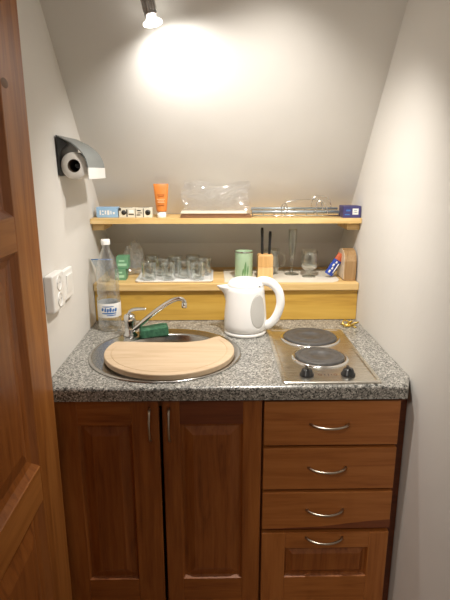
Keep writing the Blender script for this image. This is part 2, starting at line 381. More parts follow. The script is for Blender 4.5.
# ---------------------------------------------------------------- worktop
SC = Vector((-.2, .262)); SR = .238; BC = Vector((-.19, .256)); BR = .188
bm = bmesh.new()
outer = [(-.499, .632), (-.499, .065), (-.474, 0), (.474, 0), (.499, .057), (.499, .632)]
ov = [bm.verts.new((x, y, .87)) for x, y in outer]
es = [bm.edges.new((ov[i], ov[(i+1) % 6])) for i in range(6)]
hv = [bm.verts.new((SC.x+.22*math.cos(2*math.pi*i/64), SC.y+.22*math.sin(2*math.pi*i/64), .87)) for i in range(64)]
es += [bm.edges.new((hv[i], hv[(i+1) % 64])) for i in range(64)]
bmesh.ops.triangle_fill(bm, edges=es, use_beauty=True)
r = bmesh.ops.extrude_face_region(bm, geom=bm.faces[:])
for v in [g for g in r['geom'] if isinstance(g, bmesh.types.BMVert)]: v.co.z = .831
bmesh.ops.recalc_face_normals(bm, faces=bm.faces[:])
fe = [e for e in bm.edges if all(v.co.y < .07 and abs(v.co.x) > .47 for v in e.verts) and all(v.co.z > .85 for v in e.verts)
      and any(abs(f.normal.z) < .5 for f in e.link_faces)]
bmesh.ops.bevel(bm, geom=fe, offset=.009, segments=4, profile=.5, affect='EDGES')
q = MB(); q.add(bm)
tag(q.build('worktop', m_granite, org=(0, .3, .83)), 'grey speckled stone-look worktop running wall to wall', 'worktop')

# ---------------------------------------------------------------- sink
sk = thing('sink', (SC.x, SC.y, .87), 'round stainless steel sink set into the speckled worktop', 'sink')
m = MB(); n = 72
prof = []      # (offset fraction from rim circle to bowl circle)
def circ(c, rad, z): return [(c.x+rad*math.cos(2*math.pi*i/n), c.y+rad*math.sin(2*math.pi*i/n), z) for i in range(n)]
loops = [circ(SC, SR-.001, .8705), circ(SC, SR, .8725), circ(SC, SR-.005, .875), circ(SC, SR-.012, .8745), circ(SC, SR-.017, .8727), circ(BC, BR+.010, .8724), circ(BC, BR+.004, .8705), circ(BC, BR, .865), circ(BC, BR-.006, .80), circ(BC, BR-.02, .745), circ(BC, BR-.05, .735), circ(BC, .03, .732), circ(BC, .001, .730)]
b = bmesh.new(); LV = [[b.verts.new(p) for p in l] for l in loops]
for A, B in zip(LV, LV[1:]):
    for i in range(n): f = b.faces.new((A[i], A[(i+1) % n], B[(i+1) % n], B[i])); f.smooth = True
bmesh.ops.recalc_face_normals(b, faces=b.faces[:]); m.add(b)
m.build('basin', m_steel, sk)
MB().lathe([(.036, .002), (.034, .004), (.022, .003), (.0, .001)], (BC.x, BC.y, .7325), 32).build('drain', m_chrome, sk)
# cutting board on the sink
pts = [(0, .37)]
bc0 = Vector((-.184, .231)); rr = .199
a0 = math.atan2(.358-bc0.y, -.015-bc0.x); a1 = -math.pi - math.atan2(.325-bc0.y, .187+(.385-.187)-(.0)) if False else -math.pi-.38
pts = []
for i in range(49):
    a = a0 + (a1-a0)*i/48; pts.append((bc0.x+rr*math.cos(a), bc0.y+rr*math.sin(a)))
for p in curve([(pts[-1][0]+.006, pts[-1][1]+.006, 0), (-.345, .311, 0), (-.255, .303, 0), (-.15, .301, 0), (-.085, .318, 0), (-.045, .352, 0), (-.028, .362, 0)], 6): pts.append((p.x, p.y))
cb = MB().prism(pts, 'Z', .8755, .8925, 0, .003)
b = bmesh.new()
cb = cb.build('cutting_board', [w_board], org=(bc0.x, bc0.y, .8755))
tag(cb, 'pale wooden cutting board shaped to the round sink, lying over it', 'cutting board')
g = MB(); gp = [(bc0.x+.177*math.cos(a0-.12+(a1-a0+.36)*i/40), bc0.y+.177*math.sin(a0-.12+(a1-a0+.36)*i/40), .8926) for i in range(41)]
g.tube(gp, .0016, 6, flat=.3, up=(1, 0, 0)).build('groove', wood('groove_wood', (.44, .31, .17), (.54, .385, .23), (.6, .44, .28), 'X'), cb)

# tap
tp = thing('tap', (-.338, .43, .873), 'chrome single-lever kitchen tap at back left of the sink', 'tap')
tx, ty = -.338, .43
MB().lathe([(0, 0), (.024, 0), (.025, .003), (.022, .008), (.019, .012), (.019, .045), (.021, .052), (.021, .066), (.018, .074), (.010, .079), (0, .08)], (tx, ty, .873), 36).build('body', m_chrome, tp)
sp = curve([(tx+.008, ty-.008, .892), (tx+.035, ty-.012, .915), (tx+.08, ty-.02, .955), (tx+.125, ty-.03, .99), (tx+.155, ty-.036, 1.008), (tx+.178, ty-.04, 1.013), (tx+.19, ty-.041, 1.006), (tx+.192, ty-.042, .996)], 6)
spo = MB().tube(sp, .008, 14, rs=[.0088-.0018*i/(len(sp)-1) for i in range(len(sp))]).build('spout', m_chrome, tp)
MB().cyl((tx+.191, ty-.042, .983), (tx+.191, ty-.042, 1.0), .0095, e=.0015, seg=20).build('aerator', m_chrome, spo)
lv = curve([(tx-.004, ty, .943), (tx+.004, ty-.006, .962), (tx+.022, ty-.02, .972), (tx+.045, ty-.036, .978), (tx+.062, ty-.048, .981)], 6)
MB().tube(lv, .006, 12, rs=[.011-.006*i/(len(lv)-1) for i in range(len(lv))], flat=.55, up=(0, 1, 0)).build('lever', m_chrome, tp)
# sponge
s_ = MB(); b = bmesh.new(); bmesh.ops.create_cube(b, size=1); bmesh.ops.subdivide_edges(b, edges=b.edges[:], cuts=7, use_grid_fill=True)
for v in b.verts:
    p = Vector((v.co.x*.095, v.co.y*.052, v.co.z*.03)); k = noise.noise(p*38)*.004; p *= 1+k/.03*.15; p += Vector((0, 0, .018*abs(v.co.x)**2*0)); p.z += .003*math.sin(v.co.x*5)
    if v.co.z < -.49: p.z = -.015
    v.co = Matrix.Rotation(R(14), 3, 'Z') @ p + Vector((-.256, .424, .8905))
for f in b.faces: f.smooth = True
s_.add(b); tag(s_.build('sponge', m_sponge, org=(-.256, .424, .875)), 'dark green kitchen sponge on the sink rim beside tap', 'sponge')

# ---------------------------------------------------------------- hob
hb = thing('hob', (.275, .245, .87), 'stainless steel electric hob with two round hotplates set in the worktop', 'hob')
hx0, hx1, hy0, hy1 = .138, .408, .012, .476
h = MB(); b = bmesh.new()
def rr_(x0, x1, y0, y1, r, z):
    o = []
    for cx_, cy_, a in ((x1-r, y1-r, 0), (x0+r, y1-r, 90), (x0+r, y0+r, 180), (x1-r, y0+r, 270)):
        for k in range(5): t = R(a+22.5*k); o.append((cx_+r*math.cos(t), cy_+r*math.sin(t), z))
    return o
LL = [rr_(hx0, hx1, hy0, hy1, .010, .8702), rr_(hx0, hx1, hy0, hy1, .010, .8745), rr_(hx0+.003, hx1-.003, hy0+.003, hy1-.003, .009, .877), rr_(hx0+.011, hx1-.011, hy0+.011, hy1-.011, .006, .877), rr_(hx0+.015, hx1-.015, hy0+.015, hy1-.015, .004, .8748)]
VV = [[b.verts.new(p) for p in l] for l in LL]
for A, B in zip(VV, VV[1:]):
    for i in range(len(A)): b.faces.new((A[i], A[(i+1) % len(A)], B[(i+1) % len(A)], B[i]))
b.faces.new(VV[-1]); bmesh.ops.recalc_face_normals(b, faces=b.faces[:]); h.add(b); h.build('hob_plate', m_hob, hb)
for (cx_, cy_, rad) in ((.279, .385, .088), (.275, .198, .073)):
    o = MB().lathe([(rad+.013, 0), (rad+.012, .003), (rad+.006, .0045), (rad+.002, .003), (rad+.002, 0)], (cx_, cy_, .8748), 64).build('trim_ring', m_chrome, hb)
    MB().lathe([(rad, 0), (rad, .0075), (rad-.003, .0095), (rad-.012, .0098), (rad-.013, .0093), (.055, .0093), (.0545, .0097), (.026, .0097), (.0255, .0085), (0, .0085)], (cx_, cy_, .8749), 64).build('hotplate', m_iron, hb)
for kx in (.211, .327):
    k = MB().lathe([(.020, 0), (.0198, .005), (.017, .008), (.0145, .016), (.0125, .019), (0, .020)], (kx, .064, .875), 28)
    k.box(kx-.0035, kx+.0035, .050, .078, .890, .899, .0015); k.build('knob', m_black, hb)
k = MB()
for xx in (.249, .292):
    k.lathe([(.0055, 0), (.0055, .0003), (.0035, .0003), (.0035, 0)], (xx, .066, .8748), 20, 1)
for xx, l in ((.262, .008), (.272, .012), (.281, .005)): k.box(xx-.0012, xx+.0012, .066-l/2, .066+l/2, .8747, .8751)
k.build('printed_symbols', [m_ink, m_brown], hb)

# ---------------------------------------------------------------- kettle
kt = thing('kettle', (.0625, .464, .87), 'white plastic jug kettle with grey water window and loop handle', 'kettle')
kx, ky, kz = .0625, .464, .87
KP = [(0, .014), (.069, .014), (.0735, .020), (.0745, .04), (.0735, .07), (.071, .10), (.068, .13), (.0655, .155), (.0635, .172)]
def kr_(z):
    for (r0, z0), (r1, z1) in zip(KP[2:], KP[3:]):
        if z <= z1: return r0+(r1-r0)*(z-z0)/(z1-z0)
    return KP[-1][0]
MB().lathe([(0, 0), (.071, 0), (.0742, .003), (.0742, .009), (.071, .0125), (.060, .013), (0, .013)], (kx, ky, kz+.0005), 56).build('power_base', m_white, kt)
bd = MB().lathe(KP + [(.060, .174), (0, .174)], (kx, ky, kz), 56)
# spout beak
b = bmesh.new()
def spr(z, out, hw, n=9):
    o = []
    for i in range(n):
        a = math.pi*(.5+i/(n-1)) ; r0 = kr_(z)-.004; s = abs(i-(n-1)/2)/((n-1)/2)
        ext = out*(1-s)**1.0; yy = (i/(n-1)-.5)*-2*hw
        xx = -math.sqrt(max(r0*r0-yy*yy, 0)) - ext
        o.append(b.verts.new((kx+xx, ky-yy, kz+z)))
    return o
Ls = [spr(.105, .0, .012), spr(.145, .014, .020), spr(.163, .034, .026), spr(.172, .042, .026)]
for A, B in zip(Ls, Ls[1:]):
    for i in range(8): f = b.faces.new((A[i], A[i+1], B[i+1], B[i])); f.smooth = True
b.faces.new(Ls[-1]); bmesh.ops.recalc_face_normals(b, faces=b.faces[:]); bd.add(b)
bd = bd.build('body', m_kettle, kt)
MB().lathe([(.0635, .0), (.0625, .006), (.057, .015), (.044, .022), (.022, .0255), (0, .0265)], (kx, ky, kz+.1735), 48).build('lid', m_kettle, kt)
hc = curve([(kx+.045, ky-.010, kz+.186), (kx+.062, ky-.016, kz+.191), (kx+.088, ky-.022, kz+.183), (kx+.111, ky-.028, kz+.158), (kx+.119, ky-.030, kz+.122), (kx+.114, ky-.029, kz+.088), (kx+.100, ky-.025, kz+.056), (kx+.082, ky-.020, kz+.038), (kx+.060, ky-.015, kz+.032)], 6)
MB().tube(hc, .012, 16, rs=[.0135 if i < 8 else .0142-.0015*math.sin((i-8)/(len(hc)-8)*math.pi) for i in range(len(hc))], flat=1.15, up=(1, 0, .3)).build('handle', m_kettle, kt)
def patch(c, rf, ac, aw, zc, zh, off=.0006, power=2.0, n=26):
    """an oval patch lying on a round body"""
    def fn(u, v):
        uu, vv_ = (u-.5)*2, (v-.5)*2
        # square to disc
        x = uu*math.sqrt(1-vv_*vv_/2); y = vv_*math.sqrt(1-uu*uu/2)
        if power > 3: x, y = uu, vv_
        a = ac+aw*x; z = zc+zh*y; edge = max(abs(uu), abs(vv_)); r = rf(z) + off*(1 if edge < .99 else -.5)
        return Vector((c[0]+r*math.cos(a), c[1]+r*math.sin(a), c[2]+z))
    return MB().quadgrid(fn, n, n)
patch((kx, ky, kz), kr_, R(-54), .46, .092, .060, .0012).build('water_window', m_window, bd)
MB().box(kx+.035, kx+.047, ky-.047, ky-.044, kz+.176, kz+.179, .0005).build('lid_button', m_greylid, kt)

# ---------------------------------------------------------------- shelves
us = thing('upper_shelf', (0, .72, 1.238), 'upper pine wall shelf holding cartons and a wire rack', 'shelf')
u = MB().prism([(.62, 1.2385), (.622, 1.2385), (SY(1.2385)-.003, 1.2385), (SY(1.2575)-.003, 1.2575), (.62, 1.2575)], 'X', -.499, .499, bev=.0015)
u.build('shelf_board', w_pine, us)
for a, b_ in ((-.4995, -.455), (.452, .4995)): MB().box(a, b_, .645, .80, 1.212, 1.2383, .002).build('cleat', w_pine, us)
ls = thing('lower_shelf', (0, .76, .871), 'lower pine shelf box with upright yellow backboard behind the worktop', 'shelf')
MB().box(-.4985, .4985, .598, .928, .9895, 1.0185, .003).build('shelf_board', w_pine, ls)
MB().box(-.4985, .4985, .612, .63, .8715, .989, .001).build('backboard', w_back, ls)
for a in (-.4985, .3, .478): MB().box(a, a+.02, .6305, .92, .872, .989).build('support', w_pine, ls)
ln = MB().prism([(-.008, .612), (.40, .606), (.425, .625), (.436, .66), (.436, .86), (-.008, .86)], 'Z', 1.0188, 1.0208, bev=.0006)
tag(ln.build('shelf_liner', m_liner, org=(.2, .7, 1.0188)), 'cream liner sheet lying on the right part of the lower shelf', 'shelf liner')
T = 1.0208; T0 = 1.0187; U = 1.2577

# ---------------------------------------------------------------- things on the lower shelf
tr = MB(); b = bmesh.new()
rings = [rr_(-.342, -.055, .612, .85, .02, T0), rr_(-.346, -.051, .608, .854, .022, T0+.006), rr_(-.342, -.055, .612, .85, .02, T0+.0075), rr_(-.334, -.063, .620, .842, .016, T0+.003)]
VV = [[b.verts.new(p) for p in l] for l in rings]
b.faces.new(VV[0][::-1])
for A, B in zip(VV, VV[1:]):
    for i in range(len(A)): b.faces.new((A[i], A[(i+1) % len(A)], B[(i+1) % len(A)], B[i]))
b.faces.new(VV[-1]); bmesh.ops.recalc_face_normals(b, faces=b.faces[:]); tr.add(b)
tag(tr.build('tray', m_white, org=(-.2, .74, T0)), 'white rectangular tray carrying the tumblers on the lower shelf', 'tray')
TZ = T0+.0031
def tumbler():
    m = MB().lathe([(0, .0), (.022, 0), (.0245, .003), (.026, .02), (.0285, .069), (.029, .071), (.0275, .071), (.0265, .055), (.024, .014), (.021, .011), (0, .010)], (0, 0, 0), 28)
    return m.build('tumbler', m_glass)
gs = [(-.295, .648, 'clear tumbler at the front left corner of the white tray'), (-.222, .650, 'clear tumbler in the front row of the white tray, second from left'),
      (-.110, .650, 'clear tumbler at the front right of the white tray'), (-.165, .69, 'clear tumbler just behind the gap in the tray front row'),
      (-.255, .735, 'clear tumbler in the middle of the white tray, left side'), (-.085, .745, 'clear tumbler at the right end of the white tray, second row'),
      (-.302, .80, 'clear tumbler at the back left corner of the white tray'), (-.205, .79, 'clear tumbler at the back of the white tray, left of centre'),
      (-.135, .80, 'clear tumbler at the back right of the white tray')]
t0 = tumbler()
for i, (x, y, lb) in enumerate(gs):
    o = t0 if i == 0 else copy_tree(t0)
    o.location = (x, y, TZ); o.rotation_euler.z = i*.7; tag(o, lb, 'glass', 'tumblers on the white tray')
# green cup
cu = thing('canister', (.068, .68, T), 'pale green round canister with leaf motif beside the knife block', 'canister')
MB().lathe([(0, 0), (.033, 0), (.0345, .002), (.0345, .103), (.0352, .106), (.0335, .107), (.0325, .104), (.0325, .004), (0, .004)], (.068, .68, T), 40).build('body', m_green, cu)
lf = MB()
for ac, aw, zc, zh in ((R(-84), .13, .042, .03), (R(-68), .10, .035, .022), (R(-98), .09, .03, .016)):
    def fn(u_, v_, ac=ac, aw=aw, zc=zc, zh=zh):
        z = zc+zh*(v_*2-1); wdt = aw*math.sin(math.pi*min(max(v_, 0), 1))**.8; a = ac+wdt*(u_*2-1)+.1*(v_-.5)
        return Vector((.068+.0349*math.cos(a), .68+.0349*math.sin(a), T+z))
    lf.quadgrid(fn, 6, 12)
lf.build('leaf_motif', m_leaf, cu)
MB().lathe([(.0357, .0), (.036, .003), (.0352, .0045), (.034, .0045)], (.068, .68, T+.1035), 40).build('rim', m_steel, cu)
# knife block
kb = thing('knife_block', (.15, .68, T), 'small two-tone wooden knife block behind the kettle', 'knife block')
MB().box(.121, .179, .652, .705, T+.047, T+.092, .002).box(.123, .177, .655, .70, T+.088, T+.096, .003).build('upper_block', w_block, kb)
MB().box(.121, .179, .652, .705, T, T+.0468, .0015).build('lower_block', w_block2, kb)
for (xa, za, xb, zb, lb) in ((.1385, T+.09, .137, T+.196, 'taller black-handled knife standing in the wooden knife block'), (.165, T+.083, .1685, T+.182, 'shorter black-handled knife at the right of the knife block')):
    k = thing('knife', (xa, .678, za), lb, 'knife', 'knives in the knife block')
    hp = [Vector((xa, .678, za)).lerp(Vector((xb, .684, zb)), t/8) for t in range(9)]
    MB().tube(hp, .005, 12, rs=[.0044, .0052, .0056, .0054, .0050, .0050, .0054, .0060, .0048], flat=1.3, up=(1, 0, 0)).build('handle', m_black, k)
    MB().box(xa-.001, xa+.001, .671, .685, T+.060, za+.001).build('blade', m_steel, k)
# glass mug
gm = thing('glass_mug', (.183, .775, T), 'clear glass mug with handle half hidden behind the knife block', 'mug')
MB().lathe([(0, 0), (.030, 0), (.033, .004), (.036, .09), (.0365, .10), (.035, .10), (.034, .08), (.031, .008), (0, .006)], (.183, .775, T), 36).build('bowl', m_glass, gm)
MB().tube(curve([(.212, .768, T+.085), (.232, .763, T+.08), (.238, .761, T+.058), (.230, .763, T+.034), (.212, .768, T+.026)], 6), .004, 10).build('handle', m_glass, gm)
# flute
MBf = MB().lathe([(0, 0), (.029, 0), (.030, .002), (.02, .004), (.007, .009), (.0045, .02), (.0045, .05), (.009, .068), (.0135, .09), (.0165, .13), (.017, .175), (.018, .182), (.0168, .182), (.0155, .13), (.0122, .09), (.007, .072), (0, .066)], (.266, .755, T), 32)
tag(MBf.build('champagne_flute', m_glass, org=(.266, .755, T)), 'tall slender clear glass flute right of the knife block', 'glass')
g = MB().lathe([(0, 0), (.026, 0), (.0275, .002), (.018, .005), (.008, .009), (.0075, .016), (.014, .024), (.026, .036), (.033, .055), (.0335, .075), (.0305, .106), (.0295, .106), (.031, .075), (.030, .056), (.022, .038), (.010, .028), (0, .026)], (.327, .705, T), 36)
g.lathe([(.0275, .034), (.0345, .050), (.034, .056), (.0275, .040)], (.327, .705, T), 14, sm=False)
tag(g.build('goblet', m_glass, org=(.327, .705, T)), 'short-stemmed clear goblet with a round cut bowl on the cream liner', 'glass')
# wrapped bar leaning on the napkin box
wb = thing('wrapped_bar', (.395, .70, T), 'blue wrapped snack bar with red end leaning on the wooden box', 'snack bar')
A = Vector((.401, .690, T+.012)); Bv = Vector((.436, .690, T+.068)); d_ = (Bv-A).normalized(); nn = Vector((d_.z, 0, -d_.x)); yy = Vector((0, 1, 0))
def bar(a, b, hw, ht, wob=.0):
    m = MB(); bmb = bmesh.new(); rows = []
    for i in range(9):
        p = a.lerp(b, i/8); k = 1+wob*math.sin(i*1.9)
        rows.append([bmb.verts.new(p + nn*hw*k*math.cos(t) + (yy*ht*math.sin(t))) for t in [2*math.pi*j/12 for j in range(12)]])
    for P_, Q_ in zip(rows, rows[1:]):
        for j in range(12): bmb.faces.new((P_[j], P_[(j+1) % 12], Q_[(j+1) % 12], Q_[j]))
    bmb.faces.new(rows[0][::-1]); bmb.faces.new(rows[-1]); bmesh.ops.recalc_face_normals(bmb, faces=bmb.faces[:]); m.add(bmb); return m
bar(A, Bv, .0165, .010, .05).build('wrapper', m_blue2, wb)
bar(Bv+d_*.0003, Bv+d_*.028, .0155, .009, .04).build('red_end', m_red, wb)
lt = MB()
for i, (s0, s1, o0) in enumerate(((.12, .3, .006), (.36, .5, .003), (.54, .72, .006), (.78, .92, .002), (.2, .85, -.009))):
    a_, b_ = A.lerp(Bv, s0)+nn*(-o0), A.lerp(Bv, s1)+nn*(-o0)
    lt.tube([a_-yy*.0098, b_-yy*.0098], .0022 if i == 4 else .0036, 6, flat=.4, up=nn)
lt.build('white_lettering', m_white, wb)
# arched wooden napkin box
nb = thing('napkin_box', (.47, .69, T0), 'brown arched wooden box at the right end of the lower shelf', 'box')
def arch(i_=0): return [(.632+i_, T0+.0002), (.632+i_, T0+.075), (.640+i_*.8, T0+.096-i_*.4), (.660, T0+.112-i_*.8), (.690, T0+.118-i_), (.720, T0+.112-i_*.8), (.740-i_*.8, T0+.096-i_*.4), (.748-i_, T0+.075), (.748-i_, T0+.0002)]
MB().prism(arch(), 'X', .449, .494, bev=.002).build('rim', w_arch, nb)
MB().prism([(y, z+.005) for y, z in arch(.006)], 'X', .4475, .4495).build('face', w_arch_f, nb)
# bags and green cartons at the left
for nm, x0, x1, y0, z0, z1, lb in (('green_carton', -.428, -.386, .66, T0, T0+.044, 'lower of the two green cartons behind the water bottle'), ('green_carton', -.421, -.376, .664, T0+.0445, T0+.091, 'upper of the two green cartons behind the water bottle')):
    t = thing(nm, ((x0+x1)/2, y0, z0), lb, 'carton', 'green cartons on the lower shelf')
    MB().box(x0, x1, y0, y0+.05, z0, z1, .001).build('carton_body', m_gbox, t)
    MB().box(x0+.006, x1-.006, y0-.0006, y0+.001, z0+.010, z0+.02).box(x0+.01, x1-.014, y0-.0006, y0+.001, z0+.027, z0+.033).build('printed_panel', m_gbox2, t)
def crumple(c, s, seed, amp=.35, sub=4, zmin=None, taper=0):
    b = bmesh.new(); bmesh.ops.create_icosphere(b, subdivisions=sub, radius=1)
    for v in b.verts:
        p = v.co.copy(); k = 1+amp*noise.noise(p*1.6+Vector((seed, 0, 0)))+amp*.6*noise.noise(p*4+Vector((0, seed, 0)))
        q = Vector((p.x*s[0]*k, p.y*s[1]*k, p.z*s[2]*k))
        if taper: q.x *= 1+taper*p.z; q.y *= 1+taper*.5*p.z
        q += Vector(c)
        if zmin is not None: q.z = max(q.z, zmin)
        v.co = q
    m = MB(); m.add(b); return m
tag(crumple((-.372, .775, T0+.064), (.042, .036, .064), 3.1, zmin=T0).build('plastic_bag', m_bagc, org=(-.372, .775, T0)), 'crumpled clear plastic bag standing behind the green cartons', 'bag')
zb = thing('zip_bag', (-.455, .63, T0), 'clear zip bag with a blue seal left of the water bottle', 'bag')
def zfn(u_, v_):
    z = T0+.001+v_*.092; half = .012+.027*v_; x = -.457+(u_-.5)*2*half; y = .634-.045*v_+.006*math.sin(u_*9+v_*5)
    return Vector((x, y, z))
def zfn2(u_, v_): p = zfn(u_, v_); p.y += .022*math.sin(math.pi*u_)*(1-v_)+.0008; return p
MB().quadgrid(zfn, 14, 14).quadgrid(zfn2, 14, 14).build('film', m_bagb, zb)
MB().tube([(-.4965, .588, T0+.0935), (-.457, .588, T0+.094), (-.418, .590, T0+.0935)], .0022, 8, flat=.6).build('blue_seal', m_blue, zb)

# ---------------------------------------------------------------- water bottle on the worktop
wbx, wby, wz = -.424, .512, .8705
BP = [(0, .004), (.025, .002), (.036, 0), (.041, .006), (.042, .02), (.0405, .03), (.042, .04), (.042, .05), (.041, .052), (.041, .105), (.042, .107), (.042, .118), (.0375, .126), (.0405, .137), (.0375, .148), (.0405, .159), (.0375, .17), (.0405, .182), (.040, .20), (.0385, .22), (.033, .245), (.024, .27), (.015, .29), (.0125, .30), (.0125, .309)]
wt = thing('water_bottle', (wbx, wby, wz), 'tall clear plastic water bottle with white cap on the worktop', 'bottle')
MB().lathe(BP, (wbx, wby, wz), 40).build('bottle_body', m_pet, wt)
MB().lathe([(.0155, .0), (.0158, .002), (.0158, .016), (.0145, .018), (0, .018)], (wbx, wby, wz+.308), 30).build('cap', m_white, wt)
lb = MB().lathe([(.0413, .053), (.0415, .054), (.0415, .103), (.0413, .104)], (wbx, wby, wz), 48).build('paper_label', m_white, wt)
pr = MB()
for ac, aw, zc, zh in ((-112, .10, .083, .006), (-98, .08, .082, .008), (-86, .09, .080, .007), (-73, .10, .082, .008), (-60, .08, .080, .006), (-47, .10, .081, .007), (-80, .62, .069, .0028), (-70, .40, .062, .002), (-85, .5, .0935, .0018)):
    def fn(u_, v_, ac=ac, aw=aw, zc=zc, zh=zh):
        a = R(ac)+aw*(u_*2-1)+.03*(v_-.5); z = zc+zh*(v_*2-1)*(.5+.5*math.sin(math.pi*u_)); return Vector((wbx+.0419*math.cos(a), wby+.0419*math.sin(a), wz+z))
    pr.quadgrid(fn, 14, 4)
pr.build('label_print', m_blue, lb)

# small gold tie near the right wall
gt = MB(); cx_, cy_, cz_ = .452, .520, .8705
for k, (ox, oy, ra, rb, an) in enumerate(((-.014, .004, .014, .009, 25), (.013, -.004, .015, .009, -20), (0, .008, .009, .008, 80))):
    pts_ = [(cx_+ox+math.cos(t)*ra*math.cos(R(an))-math.sin(t)*rb*math.sin(R(an)), cy_+oy+math.cos(t)*ra*math.sin(R(an))+math.sin(t)*rb*math.cos(R(an)), cz_+.012+.0095*math.sin(t+k*2)) for t in [2*math.pi*i/20 for i in range(21)]]
    gt.tube(pts_, .0028, 8)
gt.tube([(cx_-.004, cy_, cz_+.006), (cx_-.02, cy_+.02, cz_+.003), (cx_-.028, cy_+.028, cz_+.002)], .0026, 8).tube([(cx_+.004, cy_, cz_+.006), (cx_+.018, cy_-.02, cz_+.003)], .0026, 8)
gt.lathe([(0, 0), (.005, 0), (.006, .004), (.005, .009), (0, .01)], (cx_, cy_, cz_), 14)
tag(gt.build('wire_tie', m_gold, org=(cx_, cy_, cz_)), 'small gold coloured twisted tie on the worktop behind the hob', 'tie')

# ---------------------------------------------------------------- things on the upper shelf
def carton(name, x0, x1, y0, y1, z0, z1, m, lb, cat, prints=(), rot=0, group=None):
    t = thing(name, ((x0+x1)/2, (y0+y1)/2, z0), lb, cat, group)
    MB().box(x0, x1, y0, y1, z0, z1, .0012).build('carton_body', m, t)
    for nm, pm, shapes in prints:
        q = MB()
        for sh in shapes:
            if sh[0] == 'r': q.box(x0+sh[1], x0+sh[2], y0-.0007, y0+.001, z0+sh[3], z0+sh[4], .0003)
            elif sh[0] == 'c': q.lathe([(0, .0008), (sh[3], .0008), (sh[3], -.0008)], (x0+sh[1], y0, z0+sh[2]), 24, axis=(0, -1, 0))
            elif sh[0] == 't': q.box(x0+sh[1], x0+sh[2], y0+sh[3], y0+sh[4], z1-.001, z1+.0006)
        q.build(nm, pm, t)
    t.rotation_euler.z = rot
    return t
carton('soap_carton', -.4835, -.403, .66, .70, U, U+.038, m_lblue, 'light blue carton with white lettering at left end of upper shelf', 'carton',
       [('white_print', m_white, [('r', .012, .017, .010, .027), ('r', .021, .027, .010, .014), ('r', .021, .027, .021, .026), ('r', .031, .036, .012, .026), ('r', .040, .048, .010, .027), ('r', .052, .056, .012, .025), ('r', .061, .068, .013, .02)])])
carton('matchbox', -.400, -.340, .655, .69, U, U+.036, m_cream, 'cream carton with black round motif next to the blue carton', 'carton',
       [('black_print', m_ink, [('c', .019, .019, .009), ('r', .0, .009, .026, .036), ('r', .028, .033, .004, .03), ('r', .036, .056, .010, .014), ('t', .01, .05, .008, .014)]),
        ('white_print', m_white, [('r', .038, .056, .017, .028)])], group='cream cartons on the upper shelf')
carton('matchbox', -.338, -.276, .655, .69, U, U+.036, m_cream, 'cream carton with black motif beside the orange tube', 'carton',
       [('black_print', m_ink, [('c', .046, .019, .010), ('r', .004, .018, .008, .012), ('r', .008, .024, .016, .019), ('r', .006, .02, .024, .028), ('r', .028, .031, .002, .034), ('t', .01, .05, .008, .014)]),
        ('white_print', m_white, [('c', .046, .019, .004)])], group='cream cartons on the upper shelf')
ot = thing('cream_tube', (-.242, .668, U), 'orange squeeze tube standing on its white cap on the upper shelf', 'tube')
MB().lathe([(0, 0), (.0165, 0), (.017, .002), (.016, .022), (.0, .022)], (-.242, .668, U), 32).build('cap', m_white, ot)
def tfn(u_, v_):
    a = 2*math.pi*u_; z = .0225+v_*.1; e = v_**.8; rx = .0185+.0095*e; ry = .0175*(1-v_)**.75+.0008
    return Vector((-.242+rx*math.cos(a), .668+ry*math.sin(a), U+z))
MB().quadgrid(tfn, 36, 16).build('tube_body', m_orange, ot)
MB().lathe([(0, .001), (.009, .001), (.009, -.004)], (-.242, .6665, U+.101), 24, axis=(0, -1, .1), mi=0).build('round_emblem', m_orange_d, ot)
for zz, hw in ((.082, .013), (.076, .010), (.045, .012)): MB().box(-.242-hw, -.242+hw, .6485+(zz-.03)*.17, .6600+(zz-.03)*.17, U+zz, U+zz+.0025).build('print_line', m_orange_d, ot)
q = MB()
for zz, hw in ((.066, .014), (.060, .011), (.055, .012)): q.box(-.242-hw, -.242+hw, .6485+(zz-.03)*.17, .6600+(zz-.03)*.17, U+zz, U+zz+.002)
q.build('pale_print', m_peach, ot)
# flat boards
tag(MB().box(-.171, .092, .642, .735, U+.0002, U+.0085, .001, rot=(R(1), 'Z')).build('serving_board', [m_brown], org=(-.04, .69, U)), 'thin brown board lying lowest under the clear plastic sleeve', 'board')
t = thing('flat_box', (-.045, .69, U+.009), 'thin white flat box lying on the brown board', 'box')
MB().box(-.170, .076, .640, .735, U+.0150, U+.0215, .0015).build('box_lid', m_cream, t)
MB().box(-.167, .073, .643, .733, U+.0088, U+.0149, .0008).build('box_base', m_brown, t)
def sfn(u_, v_, k=0):
    x = -.165+u_*.25+.008*math.sin(v_*7+k); z = U+.0225+v_*(.098+.012*math.sin(u_*7+k)); 
    y = .700+.004*k - .02*v_*0 + .010*noise.noise(Vector((u_*6, v_*4, k*3)))+.006*noise.noise(Vector((u_*17, v_*11, k)))
    return Vector((x, min(y, SY(z)-.006), z))
MB_ = MB().quadgrid(lambda a, b: sfn(a, b, 0), 40, 20, smooth=False).quadgrid(lambda a, b: sfn(a, b, 1.6)+Vector((0, .004, 0)), 40, 20, smooth=False)
tag(MB_.build('plastic_sleeve', m_bag, org=(-.04, .70, U+.022)), 'crinkled clear plastic sleeve upright on the flat white box', 'sleeve')
